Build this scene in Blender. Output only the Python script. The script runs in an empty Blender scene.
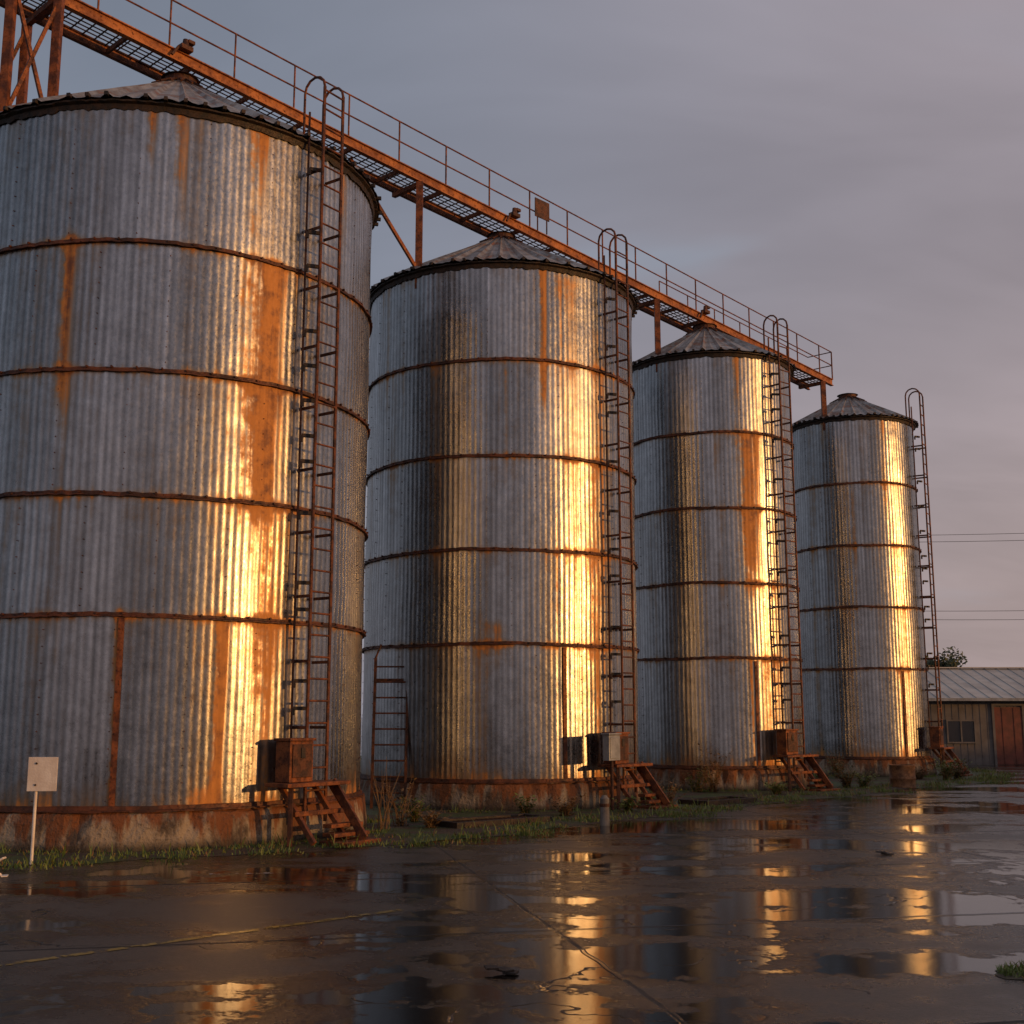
import bpy, bmesh, math, random
from mathutils import Vector, Matrix
random.seed(7)
R_=math.radians
scene=bpy.context.scene
COL=scene.collection
scene.view_settings.view_transform='Standard'
scene.view_settings.look='None'
scene.view_settings.exposure=0

# ---------------------------------------------------------------- node helper
class NB:
    def __init__(s,nt):
        s.nt=nt; s.n=nt.nodes; s.l=nt.links
    def _set(s,inp,v):
        if isinstance(v,bpy.types.NodeSocket): s.l.new(v,inp)
        elif v is not None:
            if isinstance(v,tuple) and len(v)==3 and inp.type=='RGBA': v=(*v,1)
            inp.default_value=v
    def m(s,op,a,b=None,c=None,clamp=False):
        nd=s.n.new('ShaderNodeMath'); nd.operation=op; nd.use_clamp=clamp
        s._set(nd.inputs[0],a)
        if b is not None: s._set(nd.inputs[1],b)
        if c is not None: s._set(nd.inputs[2],c)
        return nd.outputs[0]
    def mix(s,f,a,b,blend='MIX'):
        nd=s.n.new('ShaderNodeMix'); nd.data_type='RGBA'; nd.blend_type=blend
        s._set(nd.inputs[0],f); s._set(nd.inputs[6],a); s._set(nd.inputs[7],b)
        return nd.outputs[2]
    def noise(s,vec,scale=1,detail=4,rough=.55,dist=0):
        nd=s.n.new('ShaderNodeTexNoise')
        if vec is not None: s._set(nd.inputs['Vector'],vec)
        nd.inputs['Scale'].default_value=scale; nd.inputs['Detail'].default_value=detail
        nd.inputs['Roughness'].default_value=rough; nd.inputs['Distortion'].default_value=dist
        return nd.outputs[0]
    def ss(s,v,a,b,c=0.,d=1.):
        nd=s.n.new('ShaderNodeMapRange'); nd.interpolation_type='SMOOTHSTEP'
        s._set(nd.inputs[0],v); nd.inputs[1].default_value=a; nd.inputs[2].default_value=b
        nd.inputs[3].default_value=c; nd.inputs[4].default_value=d
        return nd.outputs[0]
    def lin(s,v,a,b,c=0.,d=1.):
        nd=s.n.new('ShaderNodeMapRange')
        s._set(nd.inputs[0],v); nd.inputs[1].default_value=a; nd.inputs[2].default_value=b
        nd.inputs[3].default_value=c; nd.inputs[4].default_value=d
        return nd.outputs[0]
    def vscale(s,vec,x,y,z,loc=(0,0,0),rot=(0,0,0)):
        nd=s.n.new('ShaderNodeMapping'); s._set(nd.inputs[0],vec)
        nd.inputs['Scale'].default_value=(x,y,z); nd.inputs['Location'].default_value=loc
        nd.inputs['Rotation'].default_value=rot
        return nd.outputs[0]
    def sep(s,vec):
        nd=s.n.new('ShaderNodeSeparateXYZ'); s._set(nd.inputs[0],vec); return nd.outputs
    def comb(s,x,y,z):
        nd=s.n.new('ShaderNodeCombineXYZ')
        for i,v in enumerate((x,y,z)): s._set(nd.inputs[i],v)
        return nd.outputs[0]
    def obj(s): return s.n.new('ShaderNodeTexCoord').outputs['Object']
    def pos(s): return s.n.new('ShaderNodeNewGeometry').outputs['Position']
    def bump(s,h,strength=.3,dist=.02):
        nd=s.n.new('ShaderNodeBump'); s._set(nd.inputs['Height'],h)
        nd.inputs['Strength'].default_value=strength; nd.inputs['Distance'].default_value=dist
        return nd.outputs[0]

def newmat(name):
    m=bpy.data.materials.new(name); m.use_nodes=True
    nb=NB(m.node_tree); b=m.node_tree.nodes['Principled BSDF']
    return m,nb,b
def setp(nb,b,**k):
    for key,v in k.items():
        nb._set(b.inputs[key.replace('_',' ')],v)

# ---------------------------------------------------------------- materials
def mat_wall(name,rings,H,z0,streaks,seed,npan,N):
    m,nb,b=newmat(name)
    o=nb.obj(); x,y,z=nb.sep(o)
    off=(seed*3.1,seed*1.7,seed*5.3)
    ang=nb.m('ARCTAN2',y,x)
    n1=nb.noise(nb.vscale(o,2.6,2.6,.16,off),1,4,.6)
    n1b=nb.noise(nb.vscale(o,8.5,8.5,.25,off),1,3,.6)
    n2=nb.noise(nb.vscale(o,1,1,1,off),5,5,.68)
    n3=nb.noise(nb.vscale(o,1,1,.7,off),26,3,.6)
    n4=nb.noise(nb.vscale(o,17,17,.35,off),1,2,.5)
    g=None
    for r in rings+[H]:
        d=nb.m('SUBTRACT',r,z)
        a=nb.m('MULTIPLY',nb.m('GREATER_THAN',d,0),nb.m('SUBTRACT',1,nb.m('DIVIDE',d,1.2),clamp=True))
        a=nb.m('POWER',nb.m('MAXIMUM',a,0),2.2)
        g=a if g is None else nb.m('MAXIMUM',g,a)
    e=None
    for r in rings:
        d=nb.m('ABSOLUTE',nb.m('SUBTRACT',z,r))
        a=nb.m('SUBTRACT',1,nb.m('DIVIDE',d,.12),clamp=True)
        e=a if e is None else nb.m('MAXIMUM',e,a)
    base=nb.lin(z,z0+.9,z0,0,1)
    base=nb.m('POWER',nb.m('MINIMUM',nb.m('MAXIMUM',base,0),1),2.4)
    st=None
    for (a0,w,zt,zb,s) in streaks:
        d=nb.m('DIVIDE',nb.m('SUBTRACT',nb.m('ADD',ang,nb.m('MULTIPLY',nb.m('SUBTRACT',n2,.5),w*.9)),a0),w)
        ga=nb.m('POWER',2.718,nb.m('MULTIPLY',-1,nb.m('MULTIPLY',d,d)))
        fz=nb.m('MULTIPLY',nb.ss(z,zb-.8,zb+.8),nb.ss(z,zt-.15,zt+.15,1,0))
        ga=nb.m('MULTIPLY',nb.m('MULTIPLY',ga,fz),s)
        st=ga if st is None else nb.m('MAXIMUM',st,ga)
    v=nb.m('ADD',nb.m('MULTIPLY',n1,.5),nb.m('MULTIPLY',n1b,.40))
    v=nb.m('ADD',v,nb.m('MULTIPLY',n2,.24))
    v=nb.m('ADD',v,nb.m('MULTIPLY',g,.085))
    v=nb.m('ADD',v,nb.m('MULTIPLY',e,.17))
    v=nb.m('ADD',v,nb.m('MULTIPLY',base,.22))
    v=nb.m('ADD',v,nb.m('MULTIPLY',st,.29))
    stain=nb.ss(v,.60,.82)
    rust=nb.ss(v,.73,.88)
    pi=nb.m('FLOOR',nb.m('MULTIPLY',ang,npan/6.28318))
    bi=None
    for r in rings:
        a=nb.m('GREATER_THAN',z,r); bi=a if bi is None else nb.m('ADD',bi,a)
    wn=nb.n.new('ShaderNodeTexWhiteNoise'); wn.noise_dimensions='3D'
    nb._set(wn.inputs[0],nb.comb(pi,bi,float(seed)))
    tone=nb.lin(wn.outputs[0],0,1,.78,1.1)
    tone=nb.m('MULTIPLY',tone,nb.lin(n3,.3,.7,.82,1.12))
    tone=nb.m('MULTIPLY',tone,nb.lin(n1,.3,.7,1.2,.74))
    tone=nb.m('MULTIPLY',tone,nb.lin(n4,.3,.7,1.14,.80))
    tone=nb.m('MULTIPLY',tone,nb.lin(n2,.3,.7,1.16,.82))
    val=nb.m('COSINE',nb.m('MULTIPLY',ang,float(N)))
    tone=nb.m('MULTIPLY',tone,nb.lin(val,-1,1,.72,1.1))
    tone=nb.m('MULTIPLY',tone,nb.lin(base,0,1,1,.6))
    col=nb.mix(1.0,(.365,.372,.385),nb.comb(tone,tone,tone),'MULTIPLY')
    col=nb.mix(nb.m('MULTIPLY',stain,.62),col,(.28,.17,.075))
    rc=nb.mix(nb.ss(nb.m('ADD',nb.m('MULTIPLY',n2,.55),nb.m('MULTIPLY',n1b,.45)),.38,.58),(.15,.042,.012),(.54,.21,.032))
    col=nb.mix(nb.m('MULTIPLY',rust,.88),col,rc)
    met=nb.m('SUBTRACT',.97,nb.m('ADD',nb.m('MULTIPLY',rust,.68),nb.m('MULTIPLY',stain,.12)))
    ro=nb.m('ADD',nb.lin(n3,.3,.7,.20,.36),nb.m('ADD',nb.m('MULTIPLY',rust,.28),nb.m('MULTIPLY',stain,.06)),clamp=True)
    ro=nb.m('ADD',ro,nb.lin(wn.outputs[0],0,1,-.02,.07))
    h=nb.m('ADD',nb.m('MULTIPLY',nb.noise(nb.vscale(o,1,1,.8,off),2.2,2,.5),1.),nb.m('MULTIPLY',n3,.09))
    setp(nb,b,Base_Color=col,Metallic=met,Roughness=ro,Normal=nb.bump(h,.50,.03))
    return m

def mat_roof(name,seed):
    m,nb,b=newmat(name)
    o=nb.obj(); n=nb.noise(nb.vscale(o,1,1,1,(seed,0,0)),3,5,.65); n2=nb.noise(o,14,3)
    col=nb.mix(nb.ss(n,.35,.6),(.34,.33,.32),(.19,.16,.135))
    col=nb.mix(nb.ss(n,.54,.66),col,(.20,.075,.03))
    setp(nb,b,Base_Color=col,Metallic=nb.ss(n,.56,.68,.6,.1),Roughness=nb.lin(n2,.3,.7,.40,.6),Normal=nb.bump(n2,.2,.01))
    return m
def mat_rust(name,dark,light,sc=6,met=.25):
    m,nb,b=newmat(name)
    p=nb.pos(); n=nb.noise(p,sc,4,.65); n2=nb.noise(p,sc*6,3)
    col=nb.mix(nb.ss(n,.38,.62),dark,light)
    col=nb.mix(nb.ss(n2,.55,.75),col,tuple(c*.4 for c in dark))
    setp(nb,b,Base_Color=col,Metallic=met,Roughness=nb.lin(n2,.3,.7,.5,.8),Normal=nb.bump(n2,.5,.006))
    return m
M_RUST=mat_rust('rusted_steel',(.085,.026,.012),(.26,.08,.022))
M_RUSTDK=mat_rust('dark_rusted_steel',(.04,.016,.010),(.11,.038,.016))
M_LADDER=mat_rust('ladder_rust',(.055,.019,.010),(.19,.058,.018))
M_BEAM=mat_rust('orange_rusted_beam',(.2,.06,.018),(.42,.15,.04),3,.15)
M_HOOP=mat_rust('hoop_rust',(.045,.018,.011),(.14,.045,.017),4)
M_BLACK=mat_rust('black_iron',(.02,.017,.015),(.05,.03,.02),8)
def mat_plain(name,c1,c2,ro=.7,sc=5,met=0,bump=.3):
    m,nb,b=newmat(name)
    p=nb.pos(); n=nb.noise(p,sc,4,.6); n2=nb.noise(p,sc*9,2)
    setp(nb,b,Base_Color=nb.mix(nb.ss(n,.35,.65),c1,c2),Metallic=met,Roughness=ro,Normal=nb.bump(n2,bump,.01))
    return m
M_GALV=mat_plain('grey_galvanised_box',(.34,.36,.38),(.22,.23,.24),.45,4,.5)
M_SIGNW=mat_plain('sign_white',(.78,.72,.64),(.64,.56,.48),.5,5)
M_POSTG=mat_plain('bollard_concrete',(.18,.17,.16),(.10,.09,.085),.7,6)
M_LEAF=mat_plain('leaf_dark',(.035,.05,.018),(.07,.085,.03),.6,2)
M_GRASS=mat_plain('grass_green',(.07,.12,.018),(.15,.19,.035),.6,1.5)
M_DRY=mat_plain('dry_stalk',(.26,.16,.065),(.14,.075,.03),.8,3)
M_BARK=mat_plain('bark',(.06,.045,.03),(.03,.022,.016),.9,9)
M_WOOD=mat_plain('old_wall_board',(.15,.14,.135),(.10,.092,.09),.8,2)
M_SHEDROOF=mat_plain('shed_roof_sheet',(.46,.45,.42),(.34,.33,.31),.55,1.2,.2)
M_GLASS=mat_plain('dark_window',(.012,.014,.018),(.02,.02,.025),.12,2,0,0)
M_DOOR=mat_plain('brown_door',(.17,.045,.03),(.10,.03,.02),.6,4)

def mat_concrete():
    m,nb,b=newmat('stained_concrete')
    p=nb.pos(); x,y,z=nb.sep(p)
    n=nb.noise(nb.vscale(p,1,1,.45),1.9,5,.68); n2=nb.noise(p,22,4)
    n3=nb.noise(nb.vscale(p,5,5,.7),1,4,.6)
    col=nb.mix(nb.ss(n,.43,.58),(.30,.245,.18),(.065,.045,.032))
    r=nb.m('ADD',n3,nb.lin(z,.1,.5,-.10,.15))
    col=nb.mix(nb.ss(r,.44,.60),col,(.17,.058,.017))
    col=nb.mix(nb.ss(n2,.55,.70,0,.6),col,(.035,.026,.02))
    col=nb.mix(nb.ss(nb.m('ADD',z,nb.m('MULTIPLY',n,.25)),.14,.30,.9,0),col,(.028,.024,.014))
    setp(nb,b,Base_Color=col,Roughness=.8,Normal=nb.bump(nb.m('ADD',n2,nb.m('MULTIPLY',n,2)),.8,.03))
    return m
M_CONC=mat_concrete()

def mat_pavement():
    m,nb,b=newmat('wet_pavement')
    p=nb.pos()
    rot=nb.vscale(p,1,1,1,(0,0,0),(0,0,R_(-12)))
    x,y,z=nb.sep(rot)
    med=nb.noise(p,1.9,4,.62)
    wob=nb.m('MULTIPLY',nb.m('SUBTRACT',med,.5),.07)
    def joint(c,per,w,o):
        t=nb.m('ADD',nb.m('DIVIDE',nb.m('ADD',c,wob),per),o)
        f=nb.m('ABSOLUTE',nb.m('SUBTRACT',nb.m('FRACT',t),.5))
        return nb.ss(f,.5-w*1.0/per,.5-w*.35/per)
    j=nb.m('MAXIMUM',nb.m('MULTIPLY',joint(x,6.2,.025,.62),.7),joint(y,3.3,.035,.12))
    vo=nb.n.new('ShaderNodeTexVoronoi'); vo.feature='DISTANCE_TO_EDGE'
    wv=nb.n.new('ShaderNodeVectorMath'); wv.operation='ADD'
    nz=nb.n.new('ShaderNodeTexNoise'); nb._set(nz.inputs['Vector'],p); nz.inputs['Scale'].default_value=1.6; nz.inputs['Detail'].default_value=3
    nb._set(wv.inputs[0],p); nb._set(wv.inputs[1],nz.outputs[1]); nb._set(vo.inputs['Vector'],wv.outputs[0]); vo.inputs['Scale'].default_value=.38
    big=nb.noise(nb.vscale(p,.55,1.15,1,(4.2,1.3,0)),.55,3,.55,.3)
    crack=nb.m('MULTIPLY',nb.ss(vo.outputs[0],0.0,.006,1,0),nb.ss(med,.48,.56))
    fine=nb.noise(p,30,4,.65)
    agg=nb.noise(p,150,1,.5)
    lvl=nb.m('ADD',big,nb.m('MULTIPLY',nb.m('SUBTRACT',med,.5),.50))
    lvl=nb.m('SUBTRACT',lvl,nb.m('MULTIPLY',nb.m('SUBTRACT',fine,.5),.10))
    water=nb.ss(lvl,.472,.525)
    damp=nb.ss(lvl,.35,.48)
    dry=nb.mix(nb.ss(fine,.35,.65),(.040,.031,.025),(.080,.061,.048))
    dry=nb.mix(nb.ss(agg,.54,.68),dry,(.16,.13,.10))
    wet=nb.mix(nb.ss(fine,.35,.65),(.019,.013,.010),(.042,.030,.022))
    wet=nb.mix(nb.ss(agg,.58,.70),wet,(.075,.056,.042))
    col=nb.mix(damp,dry,wet)
    col=nb.mix(water,col,(.012,.009,.007))
    jj=nb.m('MAXIMUM',j,crack)
    col=nb.mix(nb.m('MULTIPLY',jj,.8),col,(.006,.005,.004))
    ro=nb.mix(damp,(.42,.42,.42),(.24,.24,.24))
    ro=nb.mix(water,ro,(.04,.04,.04))
    ro=nb.mix(nb.m('MULTIPLY',jj,nb.m('SUBTRACT',1,nb.m('MULTIPLY',water,.7))),ro,(.7,.7,.7))
    dryf=nb.m('SUBTRACT',1,nb.m('MULTIPLY',water,.95))
    h=nb.m('MULTIPLY',nb.m('ADD',nb.m('MULTIPLY',fine,.9),nb.m('MULTIPLY',agg,.5)),dryf)
    h=nb.m('SUBTRACT',h,nb.m('MULTIPLY',jj,1.0))
    h=nb.m('ADD',h,nb.m('MULTIPLY',med,.28))
    setp(nb,b,Base_Color=col,Roughness=ro,Normal=nb.bump(h,.42,.014))
    b.inputs['IOR'].default_value=1.42
    return m
M_PAVE=mat_pavement()
def mat_dirt():
    m,nb,b=newmat('damp_soil')
    p=nb.pos(); n=nb.noise(p,1.1,4,.65); n2=nb.noise(p,16,4,.7); n3=nb.noise(p,60,2)
    col=nb.mix(nb.ss(n2,.35,.65),(.040,.027,.018),(.085,.058,.036))
    col=nb.mix(nb.ss(n,.45,.56),col,(.048,.072,.017))
    col=nb.mix(nb.ss(n3,.62,.72),col,(.17,.135,.10))
    setp(nb,b,Base_Color=col,Roughness=nb.lin(n,.3,.7,.85,.5),Normal=nb.bump(nb.m('ADD',n2,nb.m('MULTIPLY',n3,.4)),.9,.04))
    return m
M_DIRT=mat_dirt()
def mat_gravel():
    m,nb,b=newmat('gravel')
    p=nb.pos(); vo=nb.n.new('ShaderNodeTexVoronoi'); nb._set(vo.inputs['Vector'],p); vo.inputs['Scale'].default_value=60
    g=nb.sep(vo.outputs['Color'])[0]
    col=nb.mix(g,(.05,.04,.032),(.17,.135,.105))
    setp(nb,b,Base_Color=col,Roughness=.5,Normal=nb.bump(nb.m('SUBTRACT',1,vo.outputs[0]),.9,.02))
    return m
M_GRAVEL=mat_gravel()
def mat_paint(name,c,thr):
    m,nb,b=newmat(name)
    p=nb.pos(); n=nb.noise(p,9,5,.7)
    setp(nb,b,Base_Color=nb.mix(nb.noise(p,30,3),c,tuple(v*.5 for v in c)),Roughness=.3)
    tr=nb.n.new('ShaderNodeBsdfTransparent'); mx=nb.n.new('ShaderNodeMixShader')
    nb._set(mx.inputs[0],nb.ss(n,thr,thr+.07)); nb.l.new(tr.outputs[0],mx.inputs[1]); nb.l.new(b.outputs[0],mx.inputs[2])
    nb.l.new(mx.outputs[0],nb.n['Material Output'].inputs[0])
    return m
M_YEL=mat_paint('worn_yellow_paint',(.40,.25,.03),.45)
M_WHT=mat_paint('worn_white_paint',(.55,.5,.45),.48)

# ---------------------------------------------------------------- mesh helper
class MB:
    def __init__(s): s.v=[]; s.f=[]; s.mi=[]
    def add(s,vs,fs,mi=0):
        o=len(s.v); s.v+= [tuple(v) for v in vs]; s.f+=[tuple(i+o for i in f) for f in fs]; s.mi+=[mi]*len(fs)
    def tube(s,p,q,r,r2=None,n=6,mi=0,cap=True):
        p=Vector(p);q=Vector(q); r2=r if r2 is None else r2
        d=(q-p).normalized(); u=d.orthogonal().normalized(); w=d.cross(u)
        vs=[p+(u*math.cos(t)+w*math.sin(t))*r for t in [i*2*math.pi/n for i in range(n)]]
        vs+=[q+(u*math.cos(t)+w*math.sin(t))*r2 for t in [i*2*math.pi/n for i in range(n)]]
        fs=[(i,(i+1)%n,n+(i+1)%n,n+i) for i in range(n)]
        if cap: fs+=[tuple(range(n-1,-1,-1)),tuple(range(n,2*n))]
        s.add(vs,fs,mi)
    def beam(s,p,q,w,h,mi=0,up=(0,0,1)):
        p=Vector(p);q=Vector(q); d=(q-p).normalized(); up=Vector(up)
        a=d.cross(up)
        if a.length<1e-4: a=d.cross(Vector((1,0,0)))
        a.normalize(); b=a.cross(d).normalized()
        vs=[]
        for c in (p,q):
            for sx,sy in ((-1,-1),(1,-1),(1,1),(-1,1)): vs.append(c+a*sx*w/2+b*sy*h/2)
        s.add(vs,[(0,3,2,1),(4,5,6,7),(0,1,5,4),(1,2,6,5),(2,3,7,6),(3,0,4,7)],mi)
    def ibeam(s,p,q,w,h,mi=0,t=.02):
        p=Vector(p);q=Vector(q); up=Vector((0,0,1))
        s.beam(p,q,t,h-2*t,mi)
        s.beam(p+up*(h/2-t/2),q+up*(h/2-t/2),w,t,mi)
        s.beam(p-up*(h/2-t/2),q-up*(h/2-t/2),w,t,mi)
    def obox(s,c,ax,ay,sx,sy,sz,mi=0):
        c=Vector(c);ax=Vector(ax).normalized();ay=Vector(ay).normalized();az=Vector((0,0,1))
        vs=[c+ax*i*sx/2+ay*j*sy/2+az*k*sz/2 for k in (-1,1) for i,j in ((-1,-1),(1,-1),(1,1),(-1,1))]
        s.add(vs,[(0,3,2,1),(4,5,6,7),(0,1,5,4),(1,2,6,5),(2,3,7,6),(3,0,4,7)],mi)
    def obj(s,name,mats,parent=None,smooth=False,loc=None,bevel=0):
        me=bpy.data.meshes.new(name); me.from_pydata(s.v,[],s.f)
        for m in (mats if isinstance(mats,list) else [mats]): me.materials.append(m)
        me.polygons.foreach_set('material_index',s.mi)
        if smooth: me.polygons.foreach_set('use_smooth',[True]*len(me.polygons))
        me.update()
        ob=bpy.data.objects.new(name,me); COL.objects.link(ob)
        if parent: ob.parent=parent
        if loc: ob.location=loc
        if bevel:
            bv=ob.modifiers.new('bevel','BEVEL'); bv.width=bevel; bv.segments=2; bv.limit_method='ANGLE'
        return ob
def empty(name,loc=(0,0,0)):
    e=bpy.data.objects.new(name,None); e.location=loc; COL.objects.link(e); return e

# ---------------------------------------------------------------- silos
CAM=Vector((0,0,1.65))
SILOS=[
 dict(c=(-5.43,18.2),R=3.15,H=9.75,A=11.95,rings=[2.9,4.45,6.1,7.85],lad=38,
      streaks=[(24,.12,7.85,4.3,1.15),(21,.05,9.9,7.5,.9),(1,.03,9.9,8.2,1.1),(16,.025,2.9,.5,1.1),(-24,.03,8,5.6,.95),(-7.5,.02,3,.5,.9),(-6,.02,9.9,8.8,.9),(29,.14,4.6,.5,.5),(50,.06,9.7,8.5,.6)],seam=[-7]),
 dict(c=(-.23,24.2),R=2.72,H=10.0,A=11.75,rings=[2.92,4.62,6.36,8.18],lad=50,
      streaks=[(17,.03,10.1,7.0,1.15),(25,.12,9.9,3,.45),(-27,.06,8.2,4,.6),(25,.02,2.9,.5,.9),(42,.12,9,1,.6),(2,.02,8,6,.5),(-2,.08,3.3,2.9,1.0)],seam=[25]),
 dict(c=(4.88,29.16),R=2.03,H=10.0,A=11.40,rings=[2.94,4.64,6.37,8.15],lad=50,
      streaks=[(27,.15,8.2,4.6,1.0),(20,.05,10,8,.6),(24,.02,2.9,.5,.9),(45,.1,6,1,.5),(5,.04,8,6.8,.6)],seam=[27]),
 dict(c=(10.1,35.03),R=1.80,H=10.0,A=11.20,rings=[2.94,4.64,6.37,8.15],lad=74,
      streaks=[(30,.05,10,7,.8),(35,.08,3,.5,.5),(0,.04,8,5,.5)],seam=[38]),
]
PL=.50
for k,S in enumerate(SILOS):
    cx,cy=S['c']; R=S['R']; H=S['H']; A=S['A']; rings=S['rings']
    phi0=math.atan2(-cy,-cx)
    par=empty('grain_silo',(cx,cy,0))
    st=[(phi0+R_(a),w,zt,zb,s) for a,w,zt,zb,s in S['streaks']]
    N=round(2*math.pi*R/.104); per=8; n=N*per
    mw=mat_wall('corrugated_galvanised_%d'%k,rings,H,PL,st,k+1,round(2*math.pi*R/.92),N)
    amp=.0019
    mb=MB()
    zs=[PL-.02]+rings+[H]
    for i in range(len(zs)-1):
        a,bz=zs[i],zs[i+1]
        o=len(mb.v); lev=[a,a+(bz-a)*.33,a+(bz-a)*.66,bz]
        ph=random.random()*6.28
        for li,zz in enumerate(lev):
            for j in range(n):
                t=2*math.pi*j/n
                w=amp*math.cos(N*t)
                bul=.007*math.sin(3*t+ph+li)+.005*math.sin(7*t+ph*2+li*2)+.003*math.sin(17*t+ph*5+li*3)
                r=R+w+bul+ i*.002
                mb.v.append((r*math.cos(t),r*math.sin(t),zz))
        for li in range(3):
            for j in range(n):
                j2=(j+1)%n
                mb.f.append((o+li*n+j,o+li*n+j2,o+(li+1)*n+j2,o+(li+1)*n+j)); mb.mi.append(0)
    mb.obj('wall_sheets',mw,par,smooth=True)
    mb=MB()
    for zr in rings:
        ns=int(2*math.pi*R/.09)
        o=len(mb.v)
        for j in range(ns):
            t=2*math.pi*j/ns; jr=random.uniform(-.008,.006); jz=random.uniform(-.008,.008)+.012*math.sin(t*5+zr)
            for (dr,dz) in ((.0,-.028),(.042,-.028),(.042,-.012),(.02,.0),(.02,.03),(.0,.03)):
                r=R+.010+dr+jr*(dr>0)
                mb.v.append((r*math.cos(t),r*math.sin(t),zr+dz+jz))
        for j in range(ns):
            j2=(j+1)%ns
            for q in range(5):
                mb.f.append((o+j*6+q,o+j2*6+q,o+j2*6+q+1,o+j*6+q+1)); mb.mi.append(0)
        nbolt=int(2*math.pi*R/.31)
        for j in range(nbolt):
            t=2*math.pi*j/nbolt; d=Vector((math.cos(t),math.sin(t),0))
            p=d*(R+.02)+Vector((0,0,zr+.02)); mb.tube(p,p+d*.035,.016,n=6)
    mb.obj('hoops',M_HOOP,par)
    mb=MB()
    for a in S['seam']:
        t=phi0+R_(a); d=Vector((math.cos(t),math.sin(t),0)); tt=Vector((-d.y,d.x,0))
        p=d*(R+.014); mb.obox(p+Vector((0,0,(PL+2.87)/2)),tt,d,.07,.02,2.87-PL)
        for q in range(9):
            pz=p+Vector((0,0,PL+.15+q*.26)); mb.tube(pz,pz+d*.025,.014,n=6)
    mb.obj('seam_strap',M_RUST,par)
    mb=MB(); NP=round(2*math.pi*R/.92)
    zz_=[PL]+rings+[H]
    for i in range(5):
        for j in range(NP):
            t=2*math.pi*(j+(.5 if i%2 else 0))/NP
            dv=Vector((math.cos(t),math.sin(t),0))
            if dv.dot(Vector((math.cos(phi0),math.sin(phi0),0)))<-.2: continue
            q=zz_[i]+.12
            while q<zz_[i+1]-.08:
                p=dv*(R+.004)+Vector((0,0,q)); mb.tube(p,p+dv*.012,.008,n=5); q+=.21
    mb.obj('sheet_bolts',M_HOOP,par)
    mb=MB(); ns=int(2*math.pi*R/.06)
    prof=[(.015,-.04),(.03,-.04),(.05,.03),(.10,.05),(.10,.072),(.0,.10)]
    for j in range(ns):
        t=2*math.pi*j/ns; jg=random.uniform(-.025,.02)
        for q,(dr,dz) in enumerate(prof):
            r=R+dr; z=H+dz+(jg if q in(0,1) else 0)+(jg*.5 if q>2 else 0)
            mb.v.append((r*math.cos(t),r*math.sin(t),z))
    for j in range(ns):
        j2=(j+1)%ns
        for q in range(5): mb.f.append((j*6+q,j2*6+q,j2*6+q+1,j*6+q+1)); mb.mi.append(0)
    mb.obj('eave_rim',M_BLACK,par)
    mb=MB(); NR=40 if k<2 else 32; n=NR*6
    zr0=H+.09; Ro=R+.13
    rad=[1.0,.8,.6,.4,.2,.07]
    for fr in rad:
        for j in range(n):
            t=2*math.pi*j/n; q=j%6
            rib=(.055 if q==0 else (.012 if q==3 else 0))*min(1,fr*1.6)
            sag=-.02*math.sin(fr*math.pi)
            mb.v.append((Ro*fr*math.cos(t),Ro*fr*math.sin(t),A-(A-zr0)*fr+rib+sag+ (random.uniform(-.018,.018) if fr==1 else 0)))
    for a in range(len(rad)-1):
        for j in range(n):
            j2=(j+1)%n; mb.f.append((a*n+j,a*n+j2,(a+1)*n+j2,(a+1)*n+j)); mb.mi.append(0)
    mb.obj('cone_roof',mat_roof('roof_sheet_%d'%k,k*7),par)
    mb=MB()
    for j in range(NR*2):
        t=2*math.pi*j/(NR*2); d=Vector((math.cos(t),math.sin(t),0)); tt=Vector((-d.y,d.x,0))
        if j%2==0 or random.random()<.6:
            mb.obox(d*(Ro+.0)+Vector((0,0,H+.10+random.uniform(-.01,.02))),tt,d,.05,.09,.05)
    mb.obj('eave_tabs',M_BLACK,par)
    mb=MB()
    mb.tube((0,0,A-.32),(0,0,A-.04),.26,.26,n=20); mb.tube((0,0,A-.04),(0,0,A+.02),.31,.10,n=20)
    for j in range(NR):
        t=2*math.pi*j/NR; d=Vector((math.cos(t),math.sin(t),0))
        if j%2==0: mb.beam(d*.26+Vector((0,0,A-.13)),d*.55+Vector((0,0,A-(A-zr0)*.55/Ro+.03)),.03,.03)
    mb.obj('roof_collar',M_RUSTDK,par)
    mb=MB(); ns=120; prof=[(.12,-.05),(.12,.10),(.10,.36),(.075,.46),(.03,.49),(-.3,.50)]
    for j in range(ns):
        t=2*math.pi*j/ns; chip=-.05 if random.random()<.10 else 0
        for (dr,dz) in prof:
            r=R+dr+random.uniform(-.012,.012)+(chip if .2<dz<.48 else 0); mb.v.append((r*math.cos(t),r*math.sin(t),dz+random.uniform(-.012,.008)*(dz>0)))
    L=len(prof)
    for j in range(ns):
        j2=(j+1)%ns
        for q in range(L-1): mb.f.append((j*L+q,j2*L+q,j2*L+q+1,j*L+q+1)); mb.mi.append(0)
    mb.obj('concrete_plinth',M_CONC,par)
    mb=MB(); ns=120
    for j in range(ns):
        t=2*math.pi*j/ns; jr=random.uniform(-.006,.004)
        for dr,dz in ((.0,.06),(.022,.06),(.026,.012),(.065,.006),(.065,-.012)):
            r=R+.01+dr+jr; mb.v.append((r*math.cos(t),r*math.sin(t),PL+dz+random.uniform(-.008,.008)))
    for j in range(ns):
        j2=(j+1)%ns
        for q in range(4): mb.f.append((j*5+q,j2*5+q,j2*5+q+1,j*5+q+1)); mb.mi.append(0)
    mb.obj('base_angle',M_HOOP,par)
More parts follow.
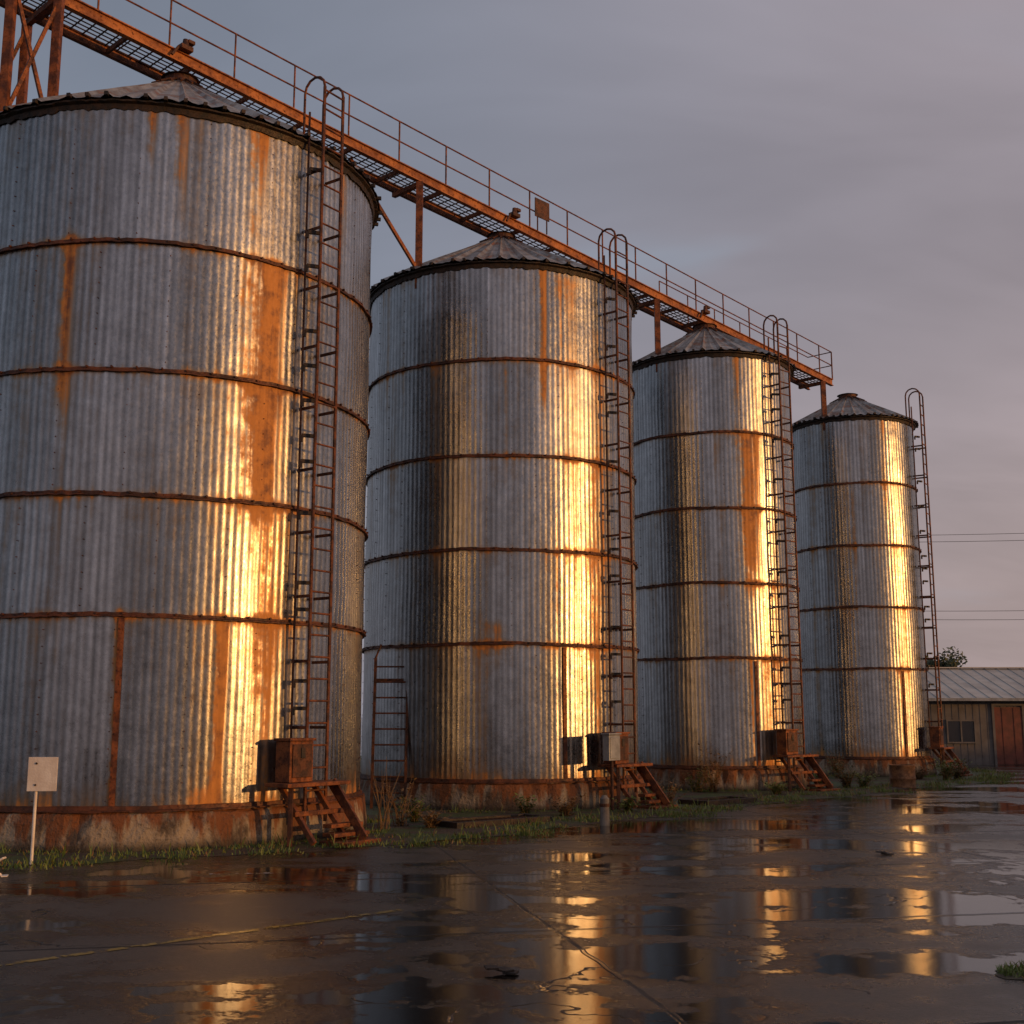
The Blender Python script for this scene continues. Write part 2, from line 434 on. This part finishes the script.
    # ladder
    t=phi0+R_(S['lad']); d=Vector((math.cos(t),math.sin(t),0)); tt=Vector((-d.y,d.x,0)); Z=Vector((0,0,1))
    mb=MB()
    w=.19; so=.34; si=.10
    top=H+1.0; bot=.28
    for s_ in (-1,1):
        a=d*(R+so)+tt*w*s_
        mb.tube(a+Z*bot,a+Z*(top-.15),.024,n=8)
        pts=[a+Z*(top-.15)]
        for q in range(1,7):
            an=q*math.pi/6; pts.append(a-d*(.2-.2*math.cos(an))+Z*(top-.15+.2*math.sin(an)))
        pts.append(a-d*.4+Z*(H+.12))
        for q in range(len(pts)-1): mb.tube(pts[q],pts[q+1],.02,n=6)
    a2=d*(R+si)-tt*(w+.05)
    mb.tube(a2+Z*(PL+.6),a2+Z*(H+.5),.018,n=6)
    z=bot+.12
    while z<top-.2:
        mb.tube(d*(R+so)-tt*w+Z*z,d*(R+so)+tt*w+Z*z,.015,n=6); z+=.29
    z=PL+1.0; i=0
    while z<H-.05:
        for s_ in (-1,1):
            a=tt*w*s_+Z*z
            mb.beam(d*(R+.02)+a,d*(R+so)+a,.018,.04)
        z+=.87; i+=1
    mb.obj('access_ladder',M_LADDER,par)
    mb=MB(); z=H-.4
    while z>PL+1.2:
        p=d*(R+.16)-tt*(w+.0)+Z*z
        mb.beam(p-tt*.08,p+tt*.06+d*.1,.035,.05); mb.beam(p-tt*.08,p-tt*.08-Z*.09,.035,.035)
        z-=random.choice([.36,.5,.72,.95])
    mb.obj('cable_clamps',M_BLACK,par)
    mb=MB()
    bc=d*(R+.30)-tt*.36
    mb.obox(bc+Z*1.07,tt,d,.42,.26,.52,0)
    mb.obox(bc+Z*1.35,tt,d,.47,.31,.035,0)
    mb.obox(bc+d*.14+Z*1.08,tt,d,.34,.02,.42,1)
    mb.obox(bc+d*.155+Z*1.18,tt,d,.07,.02,.13,2)
    mb.obox(d*(R+.36)-tt*.15+Z*.78,tt,d,1.15,.42,.05,0)
    for s_ in (-.5,.1,.42):
        mb.beam(d*(R+.20)+tt*s_+Z*.76,d*(R+.75)+tt*(s_+.08)+Z*.06,.06,.07,0)
    mb.beam(d*(R+.52)-tt*.55+Z*.42,d*(R+.52)+tt*.45+Z*.42,.04,.06,0)
    mb.beam(d*(R+.5)-tt*.6+Z*.75,d*(R+.5)-tt*.6+Z*.03,.06,.06,1)
    mb.obox(d*(R+.80)+tt*.20+Z*.04,tt,d,.75,.40,.06,0)
    mb.obox(d*(R+.72)+tt*.20+Z*.14,tt,d,.66,.22,.05,0)
    mb.obox(d*(R+.66)+tt*.20+Z*.25,tt,d,.6,.16,.05,0)
    mb.beam(d*(R+.40)+tt*.25+Z*.80,d*(R+.95)+tt*.3+Z*.08,.04,.12,0)
    mb.obj('junction_box_stand',[M_RUST,M_RUSTDK,M_BLACK],par,bevel=.006)
    if k==1:
        mb=MB()
        g=d*(R+.52)-tt*.82
        mb.obox(g+Z*1.10,tt,d,.34,.14,.44,0); mb.obox(g+Z*1.34,tt,d,.38,.18,.03,0); mb.obox(g+d*.076+Z*1.1,tt,d,.28,.012,.36,0)
        mb.obj('meter_cabinet',M_GALV,par,bevel=.008)
        mb=MB(); mb.tube(g+Z*.88,g+Z*.02,.03,n=10); mb.obj('cabinet_post',M_RUSTDK,par)

# ---------------------------------------------------------------- catwalk
C0=Vector((-5.43,18.2,0)); C3=Vector((10.26,35.03,0)); LD=(C3-C0); LL=LD.length; LD=LD/LL
PN=Vector((LD.y,-LD.x,0))
def cz(s): 
    t=s/LL
    return 12.30-(1.06)*t
def cp(s,off=0,dz=0):
    v=C0+LD*s+PN*off; v.z=cz(s)+dz; return v
cat=empty('catwalk')
S0,S1e=-9.0,LL*.945
mb=MB()
mb.ibeam(cp(S0),cp(S1e),.10,.20)
mb.obj('near_beam',M_BEAM,cat)
mb=MB(); DW=.75
mb.ibeam(cp(S0,-DW),cp(S1e,-DW),.08,.16)
s=S0
while s<S1e: 
    mb.beam(cp(s,-.05,-.05),cp(s,-DW+.05,-.05),.045,.08); s+=1.15
mb.obj('far_beam_and_joists',M_RUST,cat)
mb=MB()
for i in range(6):
    o=-.12-i*.104; mb.beam(cp(S0,o,.03),cp(S1e,o,.03),.008,.022)
s=S0
while s<S1e:
    mb.beam(cp(s,-.06,.03),cp(s,-DW+.06,.03),.018,.018); s+=.20
mb.obj('deck_grating',M_RUSTDK,cat)
mb=MB()
s=S0; 
while s<=S1e+.01:
    mb.tube(cp(s,.02,.1),cp(s,.02,.93),.018,n=6); s+=1.25
for dz in (.93,.52): mb.tube(cp(S0,.02,dz),cp(S1e,.02,dz),.016,n=6)
s=LL*.62
while s<=S1e+.01:
    mb.tube(cp(s,-DW,.1),cp(s,-DW,.93),.016,n=6); s+=1.25
for dz in (.93,.52): mb.tube(cp(LL*.62,-DW,dz),cp(S1e,-DW,dz),.015,n=6)
for dz in (.93,.52): mb.tube(cp(S1e,.02,dz),cp(S1e,-DW,dz),.015,n=6)
mb.tube(cp(S1e,.02,.1),cp(S1e,.02,.93),.02,n=6)
mb.obj('handrail',M_RUST,cat)
mb=MB()
def silo_s(k): 
    c=Vector((*SILOS[k]['c'],0)); return (c-C0).dot(LD)
for k in (1,2,3):
    s=silo_s(k)-SILOS[k]['R']*.97; z=SILOS[k]['H']
    a=cp(s,.02); a.z=a.z-.12; b_=a.copy(); b_.z=z-.25
    mb.beam(a,b_,.13,.13)
    if k==1:
        mb.beam(cp(s-1.5,-.3,-.1),Vector((b_.x,b_.y,z+.1)),.06,.06)
    mb.beam(cp(s,.02,-.15),cp(s,-DW,-.15),.09,.09)
for k in (0,1,2):
    s=silo_s(k)+SILOS[k]['R']*.93; z=SILOS[k]['H']
    a=cp(s,-.2); a.z-=.12; b_=a.copy(); b_.z=z; mb.beam(a,b_,.08,.08)
mb.obj('support_posts',M_RUST,cat)
mb=MB()
for off in (.30,-.75):
    for s in (-2.25,-2.95):
        a=cp(s,off,-.14); b_=a.copy(); b_.z=(9.15 if off<0 else 9.0)
        mb.beam(a,b_,.12,.12)
    mb.beam(cp(-2.25,off,-.25),Vector((*cp(-2.95,off).xy,10.0)),.05,.05)
    mb.beam(cp(-2.95,off,-.25),Vector((*cp(-2.25,off).xy,10.0)),.05,.05)
    a=cp(-2.1,off);b_=cp(-3.1,off);
    for zz in (9.95,): mb.beam(Vector((a.x,a.y,zz)),Vector((b_.x,b_.y,zz)),.07,.09)
for s in (-2.25,-2.95):
    mb.beam(cp(s,.30,-.18),cp(s,-DW,-.18),.08,.10)
mb.obj('trestle',M_RUST,cat)
mb=MB()
for k in (0,1,2):
    s=silo_s(k)
    p=cp(s,.10,.14); mb.obox(p,LD,PN,.22,.14,.08); mb.tube(p+Vector((0,0,.04)),p+Vector((0,0,.16)),.06,.045,n=10); mb.obox(p+LD*.09+Vector((0,0,.14)),LD,PN,.12,.10,.06)
    mb.beam(p-LD*.12,p-LD*.24+Vector((0,0,-.20)),.04,.04)
mb.obj('spout_fittings',M_RUSTDK,cat,bevel=.004)
mb=MB(); sp=LL*.385
p=cp(sp,.06,.62); mb.obox(p,LD,PN,.46,.02,.42); mb.beam(p-LD*.15-Vector((0,0,.2)),p-LD*.15-Vector((0,0,.52)),.03,.03); mb.beam(p+LD*.15-Vector((0,0,.2)),p+LD*.15-Vector((0,0,.52)),.03,.03)
mb.obj('rail_plate',M_RUSTDK,cat)

# ---------------------------------------------------------------- ground
mb=MB()
mb.add([(-1500,-1500,0),(1500,-1500,0),(1500,1500,0),(-1500,1500,0)],[(0,1,2,3)])
mb.obj('pavement_ground',M_PAVE)
edge=[(-30,10.5),(-12,12.6),(-8,13.3),(-4.7,14.25),(-2.6,15.2),(-.97,16.7),(1.0,18.7),(3.27,21.5),(7.16,26.0),(9.4,28.4),(12.2,31.2),(13.6,33.6),(14.2,37),(13.8,41.5)]
pts=[]
for i in range(len(edge)-1):
    a=Vector(edge[i]);b_=Vector(edge[i+1]); L=(b_-a).length; n=max(2,int(L/.12))
    for j in range(n):
        p=a.lerp(b_,j/n)
        nrm=Vector((b_-a)).normalized(); nrm=Vector((nrm.y,-nrm.x))
        q=p+nrm*(random.uniform(-.06,.06)+.14*math.sin(len(pts)*.13)+.08*math.sin(len(pts)*.37))
        pts.append(q)
mb=MB()
vs=[];fs=[]
for i,p in enumerate(pts):
    back=Vector((p.x-9,p.y+30)) if p.x<5 else Vector((p.x-3,max(p.y+4,46)))
    inw=(back-p).normalized()*.35
    vs+=[(p.x,p.y,.003),(p.x+inw.x,p.y+inw.y,.03),(back.x,back.y,.035)]
for i in range(len(pts)-1):
    fs+=[(i*3,(i+1)*3,(i+1)*3+1,i*3+1),(i*3+1,(i+1)*3+1,(i+1)*3+2,i*3+2)]
mb.add(vs,fs); mb.obj('soil_verge',M_DIRT)
def blade(mb,x,y,z,h,w,lean,mi=0):
    a=random.uniform(0,6.28); dx,dy=math.cos(a)*w,math.sin(a)*w
    la=random.uniform(0,6.28); lx,ly=math.cos(la)*lean,math.sin(la)*lean
    mb.add([(x-dx,y-dy,z),(x+dx,y+dy,z),(x+dx*.7+lx*.4,y+dy*.7+ly*.4,z+h*.6),(x-dx*.7+lx*.4,y-dy*.7+ly*.4,z+h*.6),(x+lx,y+ly,z+h)],[(0,1,2,3),(3,2,4)],mi)
mb=MB()
clumps=[]
for i in range(340):
    k=random.randrange(60,len(pts)-5); p=pts[k]; nx=random.gauss(.28,.33)
    q=p+Vector((-.6,.8))*nx
    clumps.append((q.x,q.y,random.uniform(.08,.35)))
for S in SILOS:
    cx,cy=S['c']; ph=math.atan2(-cy,-cx)
    for i in range(26):
        t=ph+R_(random.uniform(-70,95)); r=S['R']+random.uniform(.18,.55)
        clumps.append((cx+r*math.cos(t),cy+r*math.sin(t),random.uniform(.06,.2)))
for (x,y,r) in clumps:
    for j in range(int(24+r*130)):
        gx,gy=random.gauss(x,r*.6),random.gauss(y,r*.6)
        h=random.uniform(.015,.075) if random.random()<.94 else random.uniform(.08,.2)
        blade(mb,gx,gy,.015,h,.008,h*.5,0 if random.random()<.82 else 1)
mb.obj('grass_verge',[M_GRASS,M_DRY])
GX=4.22
mb=MB(); vs=[]; nn=40
vs.append((GX,8.15,.02))
for j in range(nn):
    t=2*math.pi*j/nn; r=1+random.uniform(-.1,.1)
    vs.append((GX+1.05*r*math.cos(t),8.15+.42*r*math.sin(t),.004))
mb.add(vs,[(0,1+j,1+(j+1)%nn) for j in range(nn)]); mb.obj('soil_patch',M_DIRT)
mb=MB(); 
for j in range(5200):
    t=random.uniform(0,6.28); r=math.sqrt(random.random())
    x,y=GX+1.08*r*math.cos(t),8.15+.40*r*math.sin(t)
    blade(mb,x,y,.008,random.uniform(.02,.07)*(1.25-r*.6),.0045,.03,0 if random.random()<.88 else 1)
mb.obj('grass_patch',[M_GRASS,M_DRY])
mb=MB()
vs=[(2.75,6.2,.004)]
for q in range(24):
    f=q/23; vs.append((7-4.0*f+random.uniform(-.03,.03),7.5+.12*math.sin(f*5)-.5*f**3+random.uniform(-.05,.05),.004))
mb.add([(7,6.2,.004)]+vs[1:]+[vs[0]],[tuple(range(26-1))]); mb.obj('gravel_patch',M_GRAVEL)

def strip(name,a,b_,w,mat):
    a=Vector(a);b_=Vector(b_); d=(b_-a).normalized(); n=Vector((-d.y,d.x))*w/2
    mb=MB(); mb.add([(a.x-n.x,a.y-n.y,.004),(b_.x-n.x,b_.y-n.y,.004),(b_.x+n.x,b_.y+n.y,.004),(a.x+n.x,a.y+n.y,.004)],[(0,1,2,3)]); return mb.obj(name,mat)
strip('painted_line',(-6.5,4.5+1.05),(-.96,10.78),.08,M_YEL)
strip('painted_line',(-3.2,13.15),(-2.45,13.25),.07,M_WHT)

# ---------------------------------------------------------------- small objects
e=empty('notice_sign',(-5.4,13.95,0)); mb=MB()
mb.tube((0,0,0),(0,.0,.95),.018,n=10); mb.obj('post',M_SIGNW,e)
mb=MB(); mb.obox((.07,-.02,1.0),(1,.06,0),(-.06,1,0),.33,.012,.38); mb.obj('board',M_SIGNW,e,bevel=.004)
mb=MB(); 
for z in (.88,1.12): mb.tube((.0,-.04,z),(.0,.02,z),.012,n=8)
mb.obj('bolts',M_BLACK,e)
e=empty('marker_stake',(-5.62,13.6,0)); mb=MB(); mb.beam((-.12,0,.02),(.06,0,.12),.09,.02); mb.beam((-.16,.05,.0),(-.1,.05,.10),.03,.02); mb.obj('stake',M_SIGNW,e,bevel=.003)
e=empty('bollard',(1.42,18.9,0)); mb=MB(); mb.tube((0,0,0),(0,0,.40),.075,.07,n=16); mb.tube((0,0,.40),(0,0,.45),.07,.03,n=16); mb.obj('post',M_POSTG,e,smooth=False)
mb=MB(); mb.tube((0,0,.28),(0,0,.33),.079,n=16); mb.obj('band',M_RUSTDK,e)
e=empty('steel_ladder',(-2.2,21.9,0)); mb=MB()
for sx in (-.30,.30):
    mb.beam((sx,0,.0),(sx,.25,2.7),.05,.04,up=(0,1,0)); mb.tube((sx,.25,2.7),(sx*.7,.3,2.95),.02,n=6)
for q in range(9): mb.tube((-.30,.03+q*.024,.3+q*.28),(.30,.03+q*.024,.3+q*.28),.016,n=6)
mb.beam((.30,.25,2.6),(.36,.6,2.4),.04,.04); mb.beam((-.30,.25,2.3),(.30,.25,2.3),.04,.05)
mb.obj('frame',M_RUSTDK,e)
def sump(x,y,rot,w,l):
    e=empty('drain_sump',(x,y,0)); e.rotation_euler[2]=R_(rot); mb=MB()
    mb.obox((0,l/2,.05),(1,0,0),(0,1,0),w,.1,.13); mb.obox((0,-l/2,.05),(1,0,0),(0,1,0),w,.1,.13)
    mb.obox((-w/2+.05,0,.05),(1,0,0),(0,1,0),.1,l-.1,.13); mb.obox((w/2-.05,0,.05),(1,0,0),(0,1,0),.1,l-.1,.13)
    mb.obj('frame',M_BLACK,e,bevel=.006); mb=MB()
    for q in range(int(w/.09)): mb.obox((-w/2+.12+q*.09,0,.07),(1,0,0),(0,1,0),.025,l-.1,.03)
    mb.obj('grate',M_RUSTDK,e)
sump(-.3,18.9,40,1.9,.6); sump(3.9,23.3,42,1.5,.6)
e=empty('steel_drum',(9.1,28.6,0)); mb=MB()
prof=[(.29,0),(.30,.02),(.29,.04),(.29,.2),(.305,.22),(.29,.24),(.29,.50),(.305,.53),(.27,.53),(.265,.45),(.0,.45)]
ns=28
for j in range(ns):
    t=2*math.pi*j/ns
    for r,z in prof: mb.v.append((r*math.cos(t),r*math.sin(t),z))
L=len(prof)
for j in range(ns):
    for q in range(L-1): mb.f.append((j*L+q,((j+1)%ns)*L+q,((j+1)%ns)*L+q+1,j*L+q+1)); mb.mi.append(0)
mb.obj('shell',mat_rust('drum_rust',(.10,.045,.02),(.22,.11,.05)),e,smooth=True)
def debris(x,y,s,m,seed):
    random.seed(seed); mb=MB()
    for q in range(3):
        a=random.uniform(0,3); mb.obox((random.uniform(-s,s)*.5,random.uniform(-s,s)*.3,.012+q*.012),(math.cos(a),math.sin(a),0),(-math.sin(a),math.cos(a),0),s*random.uniform(.5,1),s*random.uniform(.3,.6),.012)
    mb.obj('debris_scrap',m,None,loc=(x,y,.002))
debris(4.45,14.9,.2,M_BLACK,1); debris(-.08,8.2,.16,M_BLACK,2); debris(2.1,21.6,.25,M_POSTG,3); debris(-5.3,12.9,.12,M_SIGNW,5)
debris(8.6,31.0,.3,M_BARK,9)
random.seed(11)
def weed(x,y,h,n,mat,leafy=True,spread=.25,th=1):
    mb=MB()
    for i in range(n):
        a=random.uniform(0,6.28); l=random.uniform(.2,1)*spread
        hh=h*random.uniform(.5,1); p=Vector((random.gauss(0,.04),random.gauss(0,.04),0)); q=p
        for sgm in range(4):
            f=(sgm+1)/4; nq=Vector((p.x+math.cos(a)*l*f**1.5,p.y+math.sin(a)*l*f**1.5,hh*f)); mb.tube(q,nq,.006*th*(1.3-f),.006*th*(1.1-f)+.001,n=4,cap=False); 
            if leafy:
                for z in range(5):
                    c=q.lerp(nq,random.random()); b_=random.uniform(0,6.28); ll=random.uniform(.03,.09); u=Vector((math.cos(b_),math.sin(b_),random.uniform(-.2,.7)))*ll; w=Vector((-u.y,u.x,0))*.3
                    mb.add([c,c+u*.5+w,c+u,c+u*.5-w],[(0,1,2,3)],1)
            q=nq
    return mb.obj('weed_plant',[M_DRY,mat],None,loc=(x,y,.01))
weed(-1.85,18.0,1.05,12,M_DRY,False,.35,1.7); weed(-1.65,18.5,.75,14,M_DRY,True,.35,1.4)
weed(-1.5,19.2,.45,22,M_GRASS,True,.35); weed(-1.2,18.2,.3,22,M_DRY,True,.35)
weed(.9,20.4,.4,22,M_DRY,True,.35); weed(.2,20.6,.35,22,M_GRASS,True,.35); weed(2.9,22.6,.55,18,M_DRY,True,.35,1.3)
weed(4.35,26.55,1.05,34,M_DRY,True,.5); weed(4.0,26.6,.6,26,M_GRASS,True,.4)
weed(7.7,28.3,.6,40,M_LEAF,True,.5); weed(8.15,28.5,.4,30,M_GRASS,True,.4)
weed(7.1,28.3,.5,30,M_GRASS,True,.4); weed(11.2,31.6,.65,44,M_GRASS,True,.5); weed(11.6,31.9,.5,40,M_LEAF,True,.5); weed(10.6,32.0,.4,30,M_DRY,True,.4)
weed(8.6,32.4,.8,34,M_LEAF,True,.4); weed(2.6,23.2,.3,24,M_GRASS,True,.3)
weed(-2.3,16.6,.22,16,M_DRY,True,.25); weed(12.6,34.5,.5,36,M_GRASS,True,.5)
weed(2.0,21.2,.28,26,M_GRASS,True,.3); weed(5.6,25.9,.3,30,M_GRASS,True,.35)

# ---------------------------------------------------------------- sheds
def shed(name,loc,rot,W,D,EH,RH,wins,doors):
    e=empty(name,loc); e.rotation_euler[2]=rot
    mb=MB(); 
    mb.add([(0,0,0),(W,0,0),(W,0,EH),(0,0,EH),(0,D,0),(W,D,0),(W,D,EH),(0,D,EH),(0,D/2,RH-.1),(W,D/2,RH-.1)],
     [(0,1,2,3),(5,4,7,6),(4,0,3,8,7),(1,5,6,9,2)])
    q=.0
    while q<W:
        mb.obox((q,-.006,EH/2),(1,0,0),(0,1,0),.03,.012,EH); q+=.24
    mb.obj('walls',M_WOOD,e)
    mb=MB()
    for sgn in (0,1):
        y0=-.35 if not sgn else D+.35; 
        a=Vector((-.3,y0,EH-.06)); b_=Vector((W+.3,y0,EH-.06)); c=Vector((W+.3,D/2,RH)); d=Vector((-.3,D/2,RH)); t=Vector((0,0,.06))
        mb.add([a,b_,c,d,a+t,b_+t,c+t,d+t],[(0,1,2,3),(7,6,5,4),(0,4,5,1),(3,7,4,0),(1,5,6,2)])
    q=-.3
    while q<W+.3:
        mb.beam((q,-.36,EH+.008),(q,D/2,RH+.068),.015,.02); q+=.45
    mb.beam((-.32,D/2,RH+.09),(W+.32,D/2,RH+.09),.3,.04)
    mb.obj('roof',M_SHEDROOF,e)
    mb=MB(); mb.beam((-.3,-.40,EH-.04),(W+.3,-.40,EH-.04),.08,.10); mb.obj('gutter',M_GALV,e)
    for x,w,z0,z1 in wins:
        mb=MB(); mb.obox((x,-.03,(z0+z1)/2),(1,0,0),(0,1,0),w,.02,z1-z0); mb.obj('window_glass',M_GLASS,e)
        mb=MB()
        for xx in (x-w/2,x,x+w/2): mb.obox((xx,-.05,(z0+z1)/2),(1,0,0),(0,1,0),.05,.05,z1-z0+.06)
        for zz in (z0,z1): mb.obox((x,-.056,zz),(1,0,0),(0,1,0),w+.06,.05,.05)
        mb.obj('window_frame',M_WOOD,e)
    for x in doors:
        mb=MB(); mb.obox((x,-.03,.98),(1,0,0),(0,1,0),.95,.03,1.94); mb.obox((x-.2,-.05,.98),(1,0,0),(0,1,0),.04,.02,1.9); mb.obox((x+.2,-.05,.98),(1,0,0),(0,1,0),.04,.02,1.9); mb.obj('door',M_DOOR,e)
        mb=MB(); mb.obox((x-.52,-.04,1.0),(1,0,0),(0,1,0),.08,.06,2.0); mb.obox((x+.52,-.04,1.0),(1,0,0),(0,1,0),.08,.06,2.0); mb.obox((x,-.04,2.04),(1,0,0),(0,1,0),1.12,.06,.08); mb.obj('door_frame',M_WOOD,e)
shed('warehouse_shed',(14.0,42.0,0),0,22,7,2.25,3.35,[(1.45,.95,.75,1.5),(5.4,1.2,.75,1.55)],[3.1,7.6,12])

# ---------------------------------------------------------------- trees
def tree(x,y,h,seed,name='tree',nl=150):
    random.seed(seed); e=empty(name,(x,y,0)); mb=MB(); lf=MB()
    mb.tube((0,0,0),(.1,0,h*.45),h*.035,h*.022,n=8)
    tips=[]
    for i in range(11):
        a=random.uniform(0,6.28); z0=h*random.uniform(.25,.5); l=h*random.uniform(.18,.36)
        p=Vector((.05,0,z0)); q=p+Vector((math.cos(a)*l,math.sin(a)*l,h*random.uniform(.1,.38)))
        mb.tube(p,q,h*.013,h*.004,n=5); tips.append(q); tips.append(p.lerp(q,.6)+Vector((0,0,h*.08)))
    for t in tips:
        rr=h*random.uniform(.08,.15)
        for j in range(nl):
            v=Vector((random.gauss(0,1),random.gauss(0,1),random.gauss(0,.8))).normalized()*rr*random.random()**.4
            c=t+v; u=Vector((random.gauss(0,1),random.gauss(0,1),random.gauss(0,1))).normalized()*h*.018; w=u.orthogonal().normalized()*h*.011
            lf.add([c-u,c+w,c+u,c-w],[(0,1,2,3)])
    mb.obj('trunk',M_BARK,e); lf.obj('crown',M_LEAF,e)
tree(20.8,58,5.1,3,nl=330); tree(34,66,5.5,5); tree(-3,70,7,8); tree(9,75,6.5,9); tree(-14,60,7,12)
SAZ=R_(66); SEL=R_(6)
sh=Vector((math.sin(SAZ),-math.cos(SAZ),0))
o=Vector((4,23,0))+sh*66
dirx=Vector((-sh.y,sh.x,0))*-1
rotz=math.atan2(dirx.y,dirx.x)
start=o-dirx*36
shed('unseen_shade_building',(start.x,start.y,0),rotz,62,12,6.2,7.6,[(6,1.6,1.4,2.6),(16,1.6,1.4,2.6),(30,1.6,1.4,2.6),(44,1.6,1.4,2.6)],[11,38,52])  # added out of view: blocks low sun from the yard and silo feet
for q,h in ((-30,9.5),(2,9.0),(30,8.8)):
    p=o+dirx*q-sh*4; tree(p.x,p.y,h,20+q+40,nl=60)  # unseen trees, also added to screen the low sun
random.seed(5)
e=empty('utility_line')
mb=MB(); P=[(14.2,62,11.4),(62,50,12.8)]
for (x,y,h) in P:
    mb.tube((x,y,0),(x,y,h),.16,.11,n=10); mb.beam((x-.1,y-1,h-.4),(x+.1,y+1,h-.4),.1,.12)
    mb.beam((x-.1,y-1,h-4.3),(x+.1,y+1,h-4.3),.1,.12)
mb.obj('poles',M_BARK,e)
mb=MB()
for dz in (-.35,-.9,-4.25,-4.8):
    oy=.7 if dz in(-.35,-4.25) else -.7
    prev=None
    for i in range(25):
        f=i/24; x=P[0][0]+(P[1][0]-P[0][0])*f; y=P[0][1]+(P[1][1]-P[0][1])*f+oy; z=P[0][2]+(P[1][2]-P[0][2])*f+dz-4*.9*f*(1-f)
        if prev: mb.tube(prev,(x,y,z),.014,n=4,cap=False)
        prev=(x,y,z)
mb.obj('wires',M_BLACK,e)

# ---------------------------------------------------------------- world & sun
sd=Vector((math.sin(SAZ)*math.cos(SEL),-math.cos(SAZ)*math.cos(SEL),math.sin(SEL)))
w=bpy.data.worlds.new('World'); scene.world=w; w.use_nodes=True
nb=NB(w.node_tree)
sky=nb.n.new('ShaderNodeTexSky'); sky.sky_type='NISHITA'; sky.sun_disc=False
sky.sun_elevation=SEL; sky.sun_rotation=math.atan2(sd.x,sd.y); sky.air_density=1.2; sky.dust_density=2.5
bg=nb.n['Background']; nb.l.new(sky.outputs[0],bg.inputs[0]); bg.inputs[1].default_value=.10
tc=nb.n.new('ShaderNodeTexCoord').outputs['Generated']
x,y,z=nb.sep(tc)
sdot=nb.m('ADD',nb.m('MULTIPLY',x,sd.x),nb.m('MULTIPLY',y,sd.y))
zz=nb.m('MAXIMUM',z,0.0)
den=nb.m('ADD',zz,.25)
cv=nb.comb(nb.m('DIVIDE',x,den),nb.m('DIVIDE',y,den),0.)
c1=nb.noise(nb.vscale(cv,.8,1.5,1,(1.3,.4,0),(0,0,R_(25))),1.1,4,.5,.5)
c2=nb.noise(nb.vscale(cv,1.0,2.0,1,(5,2,0),(0,0,R_(-15))),1.4,4,.55,.6)
cool=(.180,.205,.262); mauve=(.300,.262,.292); warm=(.37,.275,.255)
f_s=nb.ss(sdot,-.62,.10)
base=nb.mix(f_s,cool,mauve)
low=nb.ss(zz,.42,.02)
base=nb.mix(nb.m('MULTIPLY',low,nb.m('ADD',.25,nb.m('MULTIPLY',f_s,.4))),base,warm)
sunw=nb.m('MULTIPLY',nb.ss(sdot,.7,1.0),nb.ss(zz,.35,.0))
base=nb.mix(nb.m('MULTIPLY',sunw,.8),base,(.80,.38,.15))
br=nb.m('ADD',.78,nb.m('MULTIPLY',nb.m('SUBTRACT',nb.m('ADD',nb.m('MULTIPLY',c1,.55),nb.m('MULTIPLY',c2,.45)),.3),1.1))
base=nb.mix(1.0,base,nb.comb(br,br,br),'MULTIPLY')
gap=nb.ss(c1,.53,.68)
base=nb.mix(nb.m('MULTIPLY',gap,.5),base,(.255,.315,.395))
bg2=nb.n.new('ShaderNodeBackground'); nb.l.new(base,bg2.inputs[0]); bg2.inputs[1].default_value=1.2
mx=nb.n.new('ShaderNodeMixShader'); mx.inputs[0].default_value=.92
nb.l.new(bg.outputs[0],mx.inputs[1]); nb.l.new(bg2.outputs[0],mx.inputs[2])
nb.l.new(mx.outputs[0],nb.n['World Output'].inputs[0])

sl=bpy.data.lights.new('sun','SUN'); sl.energy=1.9; sl.angle=R_(.6); sl.color=(1.0,.48,.14)
so=bpy.data.objects.new('sun',sl); COL.objects.link(so); so.rotation_euler=(-sd).to_track_quat('-Z','Y').to_euler()
so.location=(20,-10,10)

cam=bpy.data.cameras.new('camera'); co=bpy.data.objects.new('camera',cam); COL.objects.link(co)
co.location=CAM; co.rotation_euler=(R_(90+9.65),0,0); cam.sensor_width=36; cam.lens=36*1200/1024; cam.clip_end=4000; cam.clip_start=.05
scene.camera=co
